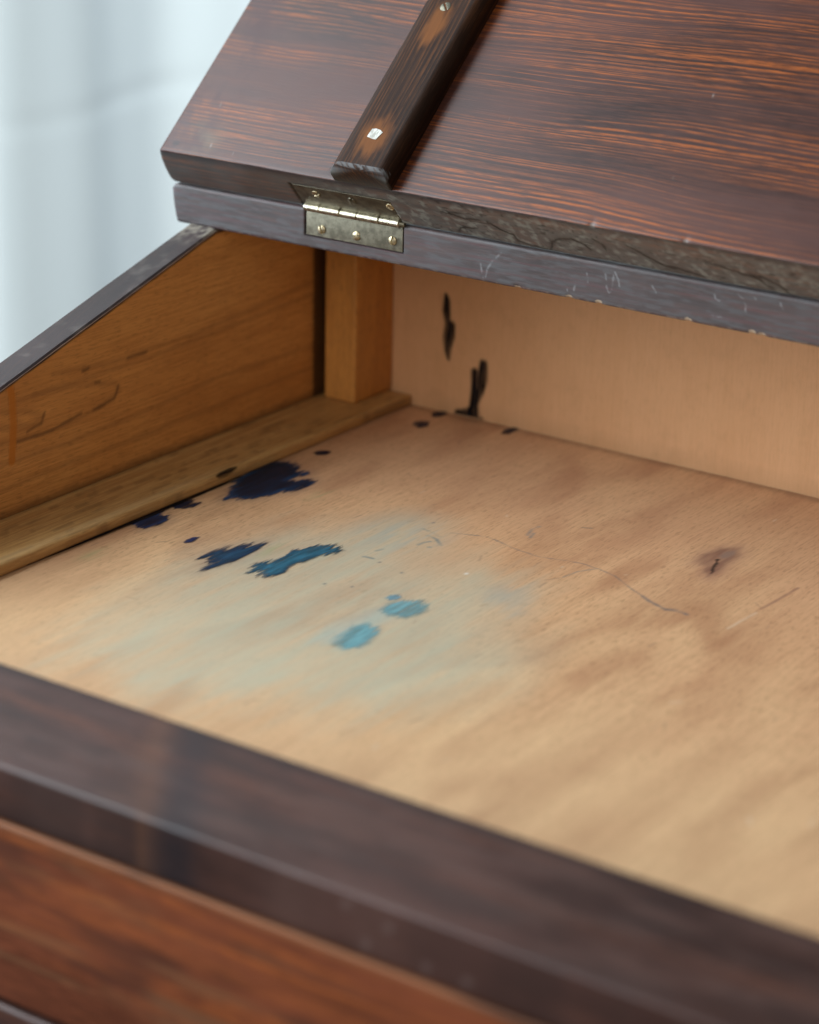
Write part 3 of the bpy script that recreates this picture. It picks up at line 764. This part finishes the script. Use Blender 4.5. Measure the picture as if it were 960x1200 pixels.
# a finer inner face near the hinge so that its marks show
inner = [(v, TL) for v in np.arange(0.170, 0.0015, -0.0022)]
k = int(np.argmax((prof[:, 1] > TL - 1e-6) & (prof[:, 0] < 0.002)))
prof = np.vstack([prof[:k], np.array(inner), prof[k:]])
xs = np.concatenate([np.arange(-0.0216, 0.40, 0.0006), np.linspace(0.402, W + 0.0216, 40)])
lid = part('lid', loft('lid', xs, prof, lambda s, a, b: np.stack([s, a, b], -1), lid_attr, lid_mod, 0.0011), M['lid'], None, PIV, TH,
           label='dark red-brown stained pine lid, open, showing its inner face')

# --- batten screwed across the lid
BH = 0.0102
def batten_attr(s, a, b):
    x, v = a * 1000, s * 1000
    p = Paint(x, v); top = b > BH * .5
    n = fbm(x / 1.4, v / 9, 70)
    for cx, cv, rx, ry in ((101.0, 20.5, 8.5, 13.0), (99.7, 88.0, 6.0, 15.0)):
        w = sst(1.15, .45, np.hypot((x - cx) / rx, (v - cv) / ry) + .8 * (n - .5))
        p.over((0.24, 0.085, 0.020), top * w * 0.6)
    p.over((0.015, 0.009, 0.007), top * 0.5 * sst(91, 87.5, x) )
    endm = (s < 0.0045)
    p.over((0.15, 0.155, 0.16), endm * 0.75 * sst(.30, .55, fbm(x / 1.0 + v * 1.5, v / 3, 72)) * (b > BH * .62))
    p.over((0.06, 0.058, 0.05), (s < 0.0006) * 0.7)
    return p.out()
def batten_mod(s, a, b):
    # the end is chamfered towards the top
    k = np.clip((0.0046 - s) / 0.0046, 0, 1)
    top = np.clip((b - BH * 0.60) / (BH * 0.40), 0, 1)
    return s + 0.0040 * top * (s < 0.012) * np.clip((0.012 - s) / 0.012, 0, 1), a + 0.0004 * (fbm(s * 40, b * 200, 74) - .5), b
c = 0.0044
prof = np.array([(0.0854, 0.0002), (0.1180, 0.0002), (0.1180, 0.0030), (0.1180, 0.0055), (0.1176, 0.0068), (0.1165, 0.0083), (0.1152, 0.0095), (0.1138, 0.0101)]
                + [(0.1138 - (0.1138 - 0.0898) * t, BH) for t in np.linspace(0.05, 0.95, 22)]
                + [(0.0896, 0.0101), (0.0880, 0.0094), (0.0866, 0.0082), (0.0857, 0.0067), (0.0854, 0.0054), (0.0854, 0.0030)])
ss = np.concatenate([np.arange(-0.0006, 0.013, 0.0005), np.arange(0.014, 0.150, 0.0012), np.linspace(0.155, 0.33, 20)])
batten = part('batten', loft('batten', ss, prof, lambda s, a, b: np.stack([a, s, TL + b], -1), batten_attr, batten_mod, 0.0008, 30), M['batten'], lid, PIV, TH,
              label='dark batten screwed across the inner face of the lid')


def patch_mesh(name, cx, cv, pts, h0, h1):
    pts = [(0.82 * x, 0.82 * y) for x, y in pts]
    V = [(cx + x, cv + y, h1) for x, y in pts] + [(cx + x * 1.06, cv + y * 1.06, h0) for x, y in pts] + [(cx, cv, h1 + 0.0001)]
    n = len(pts); F = [(i, (i + 1) % n, 2 * n) for i in range(n)] + [(i, n + i, n + (i + 1) % n, (i + 1) % n) for i in range(n)]
    return raw_mesh(name, V, F, smooth=False)


part('filler_plug', patch_mesh('filler_plug', 0.1010, 0.0222, [(-.0040, -.0026), (.0004, -.0036), (.0026, -.0036), (.0034, -.0010), (.0044, .0018), (.0022, .0030), (-.0008, .0036), (-.0034, .0030), (-.0038, .0004)], TL + BH - 0.0006, TL + BH + 0.00025), M['filler'], lid, PIV, TH,
     label='small chipped white filler in the batten')


# --- screws (domed head with a slot), local axis -y
def screw_mesh(r, dome, slot_ang):
    V = []; F = []; nr, ns = 9, 32
    for i in range(nr + 1):
        q = i / nr
        for j in range(ns):
            a = 2 * math.pi * j / ns
            x, z = r * q * math.cos(a), r * q * math.sin(a)
            y = -dome * math.sqrt(max(0, 1 - (q * .98) ** 2))
            u = x * math.cos(slot_ang) + z * math.sin(slot_ang)
            if abs(u) < r * 0.17 and q < .97: y += dome * 0.85
            if i == nr: y = 0.0006
            V.append((x, y, z))
    for i in range(nr):
        for j in range(ns):
            F.append((i * ns + j, (i + 1) * ns + j, (i + 1) * ns + (j + 1) % ns, i * ns + (j + 1) % ns))
    return raw_mesh('screw', V, F, ang=35)


sm = screw_mesh(0.0030, 0.0005, 0.7)
sc = bpy.data.objects.new('screw', sm); COL.objects.link(sc); sm.materials.append(M['leaf'])
sc.parent = lid
sc.matrix_basis = Matrix.Translation((0.0998, 0.0995, TL + BH - 0.0001)) @ Matrix.Rotation(rad(-90), 4, 'X')

# --- hinge: barrel with five knuckles, two leaves let into the edges, six screws
def tube(name, x0, x1, r, y, z, ring=None):
    ns = 28; sec = [(x0, r * .80), (x0 + 0.0003, r), (x1 - 0.0003, r), (x1, r * .80)]
    V = []; F = []
    for x, rr in sec:
        for j in range(ns):
            a = 2 * math.pi * j / ns; V.append((x, y + rr * math.cos(a), z + rr * math.sin(a)))
    for i in range(3):
        for j in range(ns): F.append((i * ns + j, i * ns + (j + 1) % ns, (i + 1) * ns + (j + 1) % ns, (i + 1) * ns + j))
    F.append(tuple(range(ns - 1, -1, -1))); F.append(tuple(3 * ns + j for j in range(ns)))
    return raw_mesh(name, V, F, ang=50)


BY, BZ, BR = YB - 0.0006, ZB + TB + 0.0002, 0.0020
hinge = part('hinge', tube('hinge', HX0 + 0.0005, HX1 + 0.0018, BR * 0.62, BY, BZ), M['leaf'], label='small tarnished brass butt hinge joining lid and top board')
ks = np.array([155, 270, 421, 546, 706, 850.]); ks = HX0 + (ks - 155) / (850 - 155) * (HX1 - HX0 - 0.001)
for i in range(5):
    gap = 0.00035 if i in (1, 2, 3) else 0.00012
    part('knuckle', tube('knuckle', ks[i] + (0.0003 if i in (2, 4) else 0.00006), ks[i + 1] - (0.0003 if i in (1, 3) else 0.00006), BR * (1.0 if i % 2 else 0.985), BY, BZ), M['barrel'], hinge)
lm = box_mesh('leaf', HX0 + 0.0002, HX1, YB + 0.0003, YB + 0.0012, ZB + TB - 0.0136, ZB + TB - 0.0008, 0.0002)
part('leaf', lm, M['leaf'], hinge)
lm = box_mesh('leaf', HX0 - 0.0002, HX1, 0.0004, 0.0012, 0.0008, 0.0172, 0.0002)
part('leaf', lm, M['leaf'], hinge, PIV, TH)
for i, (x, z) in enumerate(SCREWS_LOW):
    part('screw', screw_mesh(0.0024, 0.0010, 0.4 + 1.3 * i), M['screw'], hinge, (x, YB + 0.00035, z))
RT = Matrix.Rotation(TH, 4, 'X')
for i, (x, h) in enumerate(SCREWS_UP):
    part('screw', screw_mesh(0.0024, 0.0009, 2.0 + 0.9 * i), M['leaf'] if i == 1 else M['screw'], hinge, PIV + RT @ Vector((x, 0.0005, h)), TH)

# --- front rail, lying in the plane of the slope
def rz(y): return ZT + SL * y
def rail_place(s, a, b): return np.stack([s, a, b], -1)
RB = -0.0120
top0, top1 = rz(D1), rz(D2)
pts = [(D1, RB), (D1, top0 - 0.0015), (D1 - 0.0005, top0 - 0.0004)]
for t in np.linspace(0.04, 0.92, 14): pts.append((D1 + (D2 - D1) * t, top0 + (top1 - top0) * t))
cyy, czz, rr = D2 + 0.0017, top1 - 0.0012, 0.0017
for k in range(8):
    a = rad(106 + 74 * k / 7); pts.append((cyy + rr * math.cos(a), czz + rr * math.sin(a)))
for t in np.linspace(0.15, 0.90, 6): pts.append((D2, czz + (RB - czz) * t))
pts += [(D2 + 0.0006, RB + 0.0004), (D2 + 0.0018, RB)]
prof = np.array(pts[::-1])
def rail_attr(s, a, b):
    x, y, z = s * 1000, a * 1000, b * 1000
    p = Paint(x, y)
    n = fbm(x / 40, y / 5, 80); n2 = fbm(x / 9, y / 9, 82)
    p.over((0.10, 0.055, 0.045), 0.45 * sst(.45, .7, n))
    p.over((0.022, 0.014, 0.013), 0.45 * sst(.52, .70, fbm(x / 55, y / 8, 84)))
    # a slanting orange patch beside a dark one
    xx = x + np.where(a > D2 + 0.003, 0.62 * (y + 433.5), -21.0) + 7 * (n2 - .5)
    top = a > D2 + 0.003
    k = np.where(top, 0, 0)
    p.over((0.24, 0.10, 0.04), 0.15 * np.exp(-((xx - 231 - k) / 6.5) ** 2) * sst(.25, .55, n2))
    p.over((0.010, 0.011, 0.017), 0.50 * np.exp(-((xx - 246 - k) / 10.0) ** 2))
    p.over((0.02, 0.015, 0.015), 0.5 * sst(D1 * 1000 - 5, D1 * 1000 - 1, y))
    for cx, cz_ in ((348, -6), (372, -8), (340, 6), (357, 2), (388, -7)):
        p.over((0.35, 0.28, 0.26), 0.16 * sst(2.6, .8, np.hypot(x - cx, z - cz_)) * (a < D2 + 0.003))
    return p.out()
xs = np.concatenate([np.arange(-TS, 0.56, 0.0015), np.linspace(0.565, W + TS, 20)])
rail = part('front_rail', loft('front_rail', xs, prof, rail_place, rail_attr), M['rail'])

# --- drawer front below it, rails of the case
prof = round_rect(D2 + 0.0016, D2 + 0.018, -0.0895, -0.0142, (0.0015, 0.001, 0.001, 0.0015), 5, (1, 1, 4, 24))
def dr_attr(s, a, b):
    x, z = s * 1000, b * 1000
    p = Paint(x, z); n = fbm(x / 30, z / 6, 90)
    p.over((0.34, 0.15, 0.065), 0.6 * sst(-16.8, -15.2, z + 1.0 * (n - .5)) * (a < D2 + 0.0045))
    p.over((0.035, 0.014, 0.010), 0.6 * sst(.50, .70, fbm(x / 60, z / 12, 92)))
    p.over((0.18, 0.085, 0.04), 0.5 * sst(.55, .75, fbm(x / 70, z / 7, 94)))
    return p.out()
drawer = part('drawer_front', loft('drawer_front', np.concatenate([np.arange(0.002, 0.5, 0.003), [0.55, W - 0.002]]), prof, rail_place, dr_attr), M['drawer'],
              label='red-brown drawer front below the rail')
part('lower_rail', box_mesh('lower_rail', -TS, W + TS, D2, D1, -0.128, -0.0915, 0.002), M['rail'])
for x0, x1 in ((-TS, 0.0), (W, W + TS)):
    part('front_stile', box_mesh('front_stile', x0, x1, D2 + 0.0005, D1, -0.0910, RB - 0.0005, 0.001), M['rail'])
part('bottom_board', box_mesh('bottom_board', -TS + 0.0002, W + TS - 0.0002, D1 + 0.001, -0.001, -0.150, -0.140, 0.001), M['side'])

# ------------------------------------------------------------------ ink: thin films on the wood
def film(name, poly, frame, core, rim, parent, feather=(1.0, 7.0), soft=0.8, amax=0.97, res=(0.30, 0.45), off=0.00022, label=None, seed=0, along=1, grow=0.3, thin=0.45):
    P = np.array(poly); m = 8
    X = np.arange(P[:, 0].min() - m, P[:, 0].max() + m, res[0]); Y = np.arange(P[:, 1].min() - m, P[:, 1].max() + m, res[1])
    gx, gy = np.meshgrid(X, Y, indexing='ij')
    if along == 1:
        streak = fbm(gx / 0.6, gy / 16, seed + 3, 3) - .5; lump = fbm(gx / 4, gy / 7, seed + 5, 3) - .5
        d = sdf(poly, gx + feather[0] * lump * 1.2, gy + feather[1] * streak * 2 + feather[0] * lump)
        wash = fbm(gx / 2.2, gy / 16, seed + 9, 3)
    else:
        streak = fbm(gx / 0.8, gy / 10, seed + 3, 3) - .5
        d = sdf(poly, gx + feather[0] * streak, gy + feather[1] * streak)
        wash = fbm(gx / 3, gy / 8, seed + 9, 3)
    d = d - grow
    al = sst(soft, -soft, d) * amax
    t = sst(-4.5, 0.5, d + 4.0 * (wash - .5))[..., None]
    rgb = np.array(core) * (1 - t) + np.array(rim) * t
    rgb = rgb * (0.55 + 0.95 * wash[..., None])
    al = al * (np.clip(0.86 + 0.45 * (wash - .35), 0, 1) if amax < 0.9 else np.clip(0.96 + 0.3 * (wash - .3), 0, 1) * (1 - thin * sst(.50, .72, fbm(gx / 0.7, gy / 12, seed + 14, 2)) * sst(-6, 0, d)))
    nx, ny = gx.shape
    i, j = np.meshgrid(np.arange(nx - 1), np.arange(ny - 1), indexing='ij')
    keep = np.maximum.reduce([al[:-1, :-1], al[1:, :-1], al[1:, 1:], al[:-1, 1:]]) > 0.05
    F = np.stack([i * ny + j, (i + 1) * ny + j, (i + 1) * ny + j + 1, i * ny + j + 1], -1)[keep].reshape(-1, 4)
    used = np.unique(F); mp = np.full(nx * ny, -1); mp[used] = np.arange(len(used))
    V = frame(gx / 1000, gy / 1000, off).reshape(-1, 3)[used]
    A = np.concatenate([rgb, al[..., None]], -1).reshape(-1, 4)[used]
    if not len(F): return None
    return part(name, raw_mesh(name, V, mp[F], smooth=False, attr=A), M['ink'], parent, label=label)


ffl = lambda x, y, o: np.stack([x, y, 0 * x + o], -1)
fbk = lambda x, y, o: np.stack([x, 0 * x - o, np.maximum(y, 0.0004)], -1)
film('ink_stain', BLOT_BIG, ffl, (0.005, 0.019, 0.046), (0.010, 0.055, 0.135), floor_board, label='largest, almost black blue ink blot beside the strip', seed=1)
film('ink_stain', BLOT_NAVY, ffl, (0.017, 0.066, 0.125), (0.010, 0.030, 0.070), floor_board, feather=(0.5, 8), label='feathered navy ink stain', seed=12)
film('ink_stain', BLOT_TEAL, ffl, (0.035, 0.150, 0.225), (0.018, 0.070, 0.115), floor_board, feather=(0.5, 8), label='feathered teal ink stain', seed=20)
film('ink_stain', BLOT_EDGE1, ffl, (0.008, 0.020, 0.060), (0.014, 0.040, 0.110), floor_board, feather=(0.8, 4), seed=28)
film('ink_stain', BLOT_EDGE2, ffl, (0.008, 0.016, 0.045), (0.014, 0.030, 0.075), floor_board, feather=(0.8, 4), seed=31)
film('ink_stain', BLOT_PALE1, ffl, (0.17, 0.45, 0.52), (0.15, 0.43, 0.51), floor_board, feather=(2.0, 5), soft=2.6, amax=0.70, label='pale blue faded ink spot, nearest the front', seed=36)
film('ink_stain', BLOT_PALE2, ffl, (0.17, 0.44, 0.51), (0.15, 0.42, 0.50), floor_board, feather=(2.0, 5), soft=2.2, amax=0.66, label='pale blue faded ink spot, farther back', seed=40)
film('ink_stain', BLOT_PALE3, ffl, (0.20, 0.42, 0.53), (0.16, 0.38, 0.50), floor_board, feather=(0.8, 2), soft=1.2, amax=0.65, seed=44)
for i, s in enumerate(SPOTS):
    film('ink_spot', s, ffl, (0.006, 0.010, 0.030) if i else (0.014, 0.022, 0.075), (0.010, 0.016, 0.045) if i else (0.02, 0.03, 0.09), floor_board, feather=(0.4, 1.5), soft=0.7, seed=46 + i)
# ink that crept along under the strip
seep = [(39.4, -300), (40.4, -268), (41.2, -240), (42.3, -222), (42.0, -205), (41.6, -185), (41.2, -160), (40.2, -148), (39.0, -148), (39.0, -300)]
film('ink_seep', seep, ffl, (0.004, 0.004, 0.007), (0.006, 0.007, 0.012), floor_board, feather=(0.5, 2), soft=0.5, seed=52, off=0.0003)
film('ink_stain', WALL1, fbk, (0.005, 0.006, 0.009), (0.010, 0.010, 0.012), back_panel, feather=(1.2, 3), soft=1.0, along=0, grow=0.9, seed=54, label='black ink run on the back panel')
film('ink_stain', WALL2, fbk, (0.004, 0.005, 0.008), (0.008, 0.008, 0.010), back_panel, feather=(1.0, 3), soft=1.0, along=0, grow=0.9, seed=56, label='black ink run reaching down to the floor')
fst = lambda x, y, o: np.stack([x - 0.0018, y, HS + 0.0004 - np.maximum(0, (x - 0.0018) - (WS - 0.0022)) ** 2 * 240], -1)
film('ink_spot', [(41.3 + (x - 40.6) * 0.38, y) for x, y in STRIP_SPOT], fst, (0.008, 0.008, 0.010), (0.014, 0.012, 0.012), strip, feather=(0.3, 2), soft=0.6, seed=58, off=0)
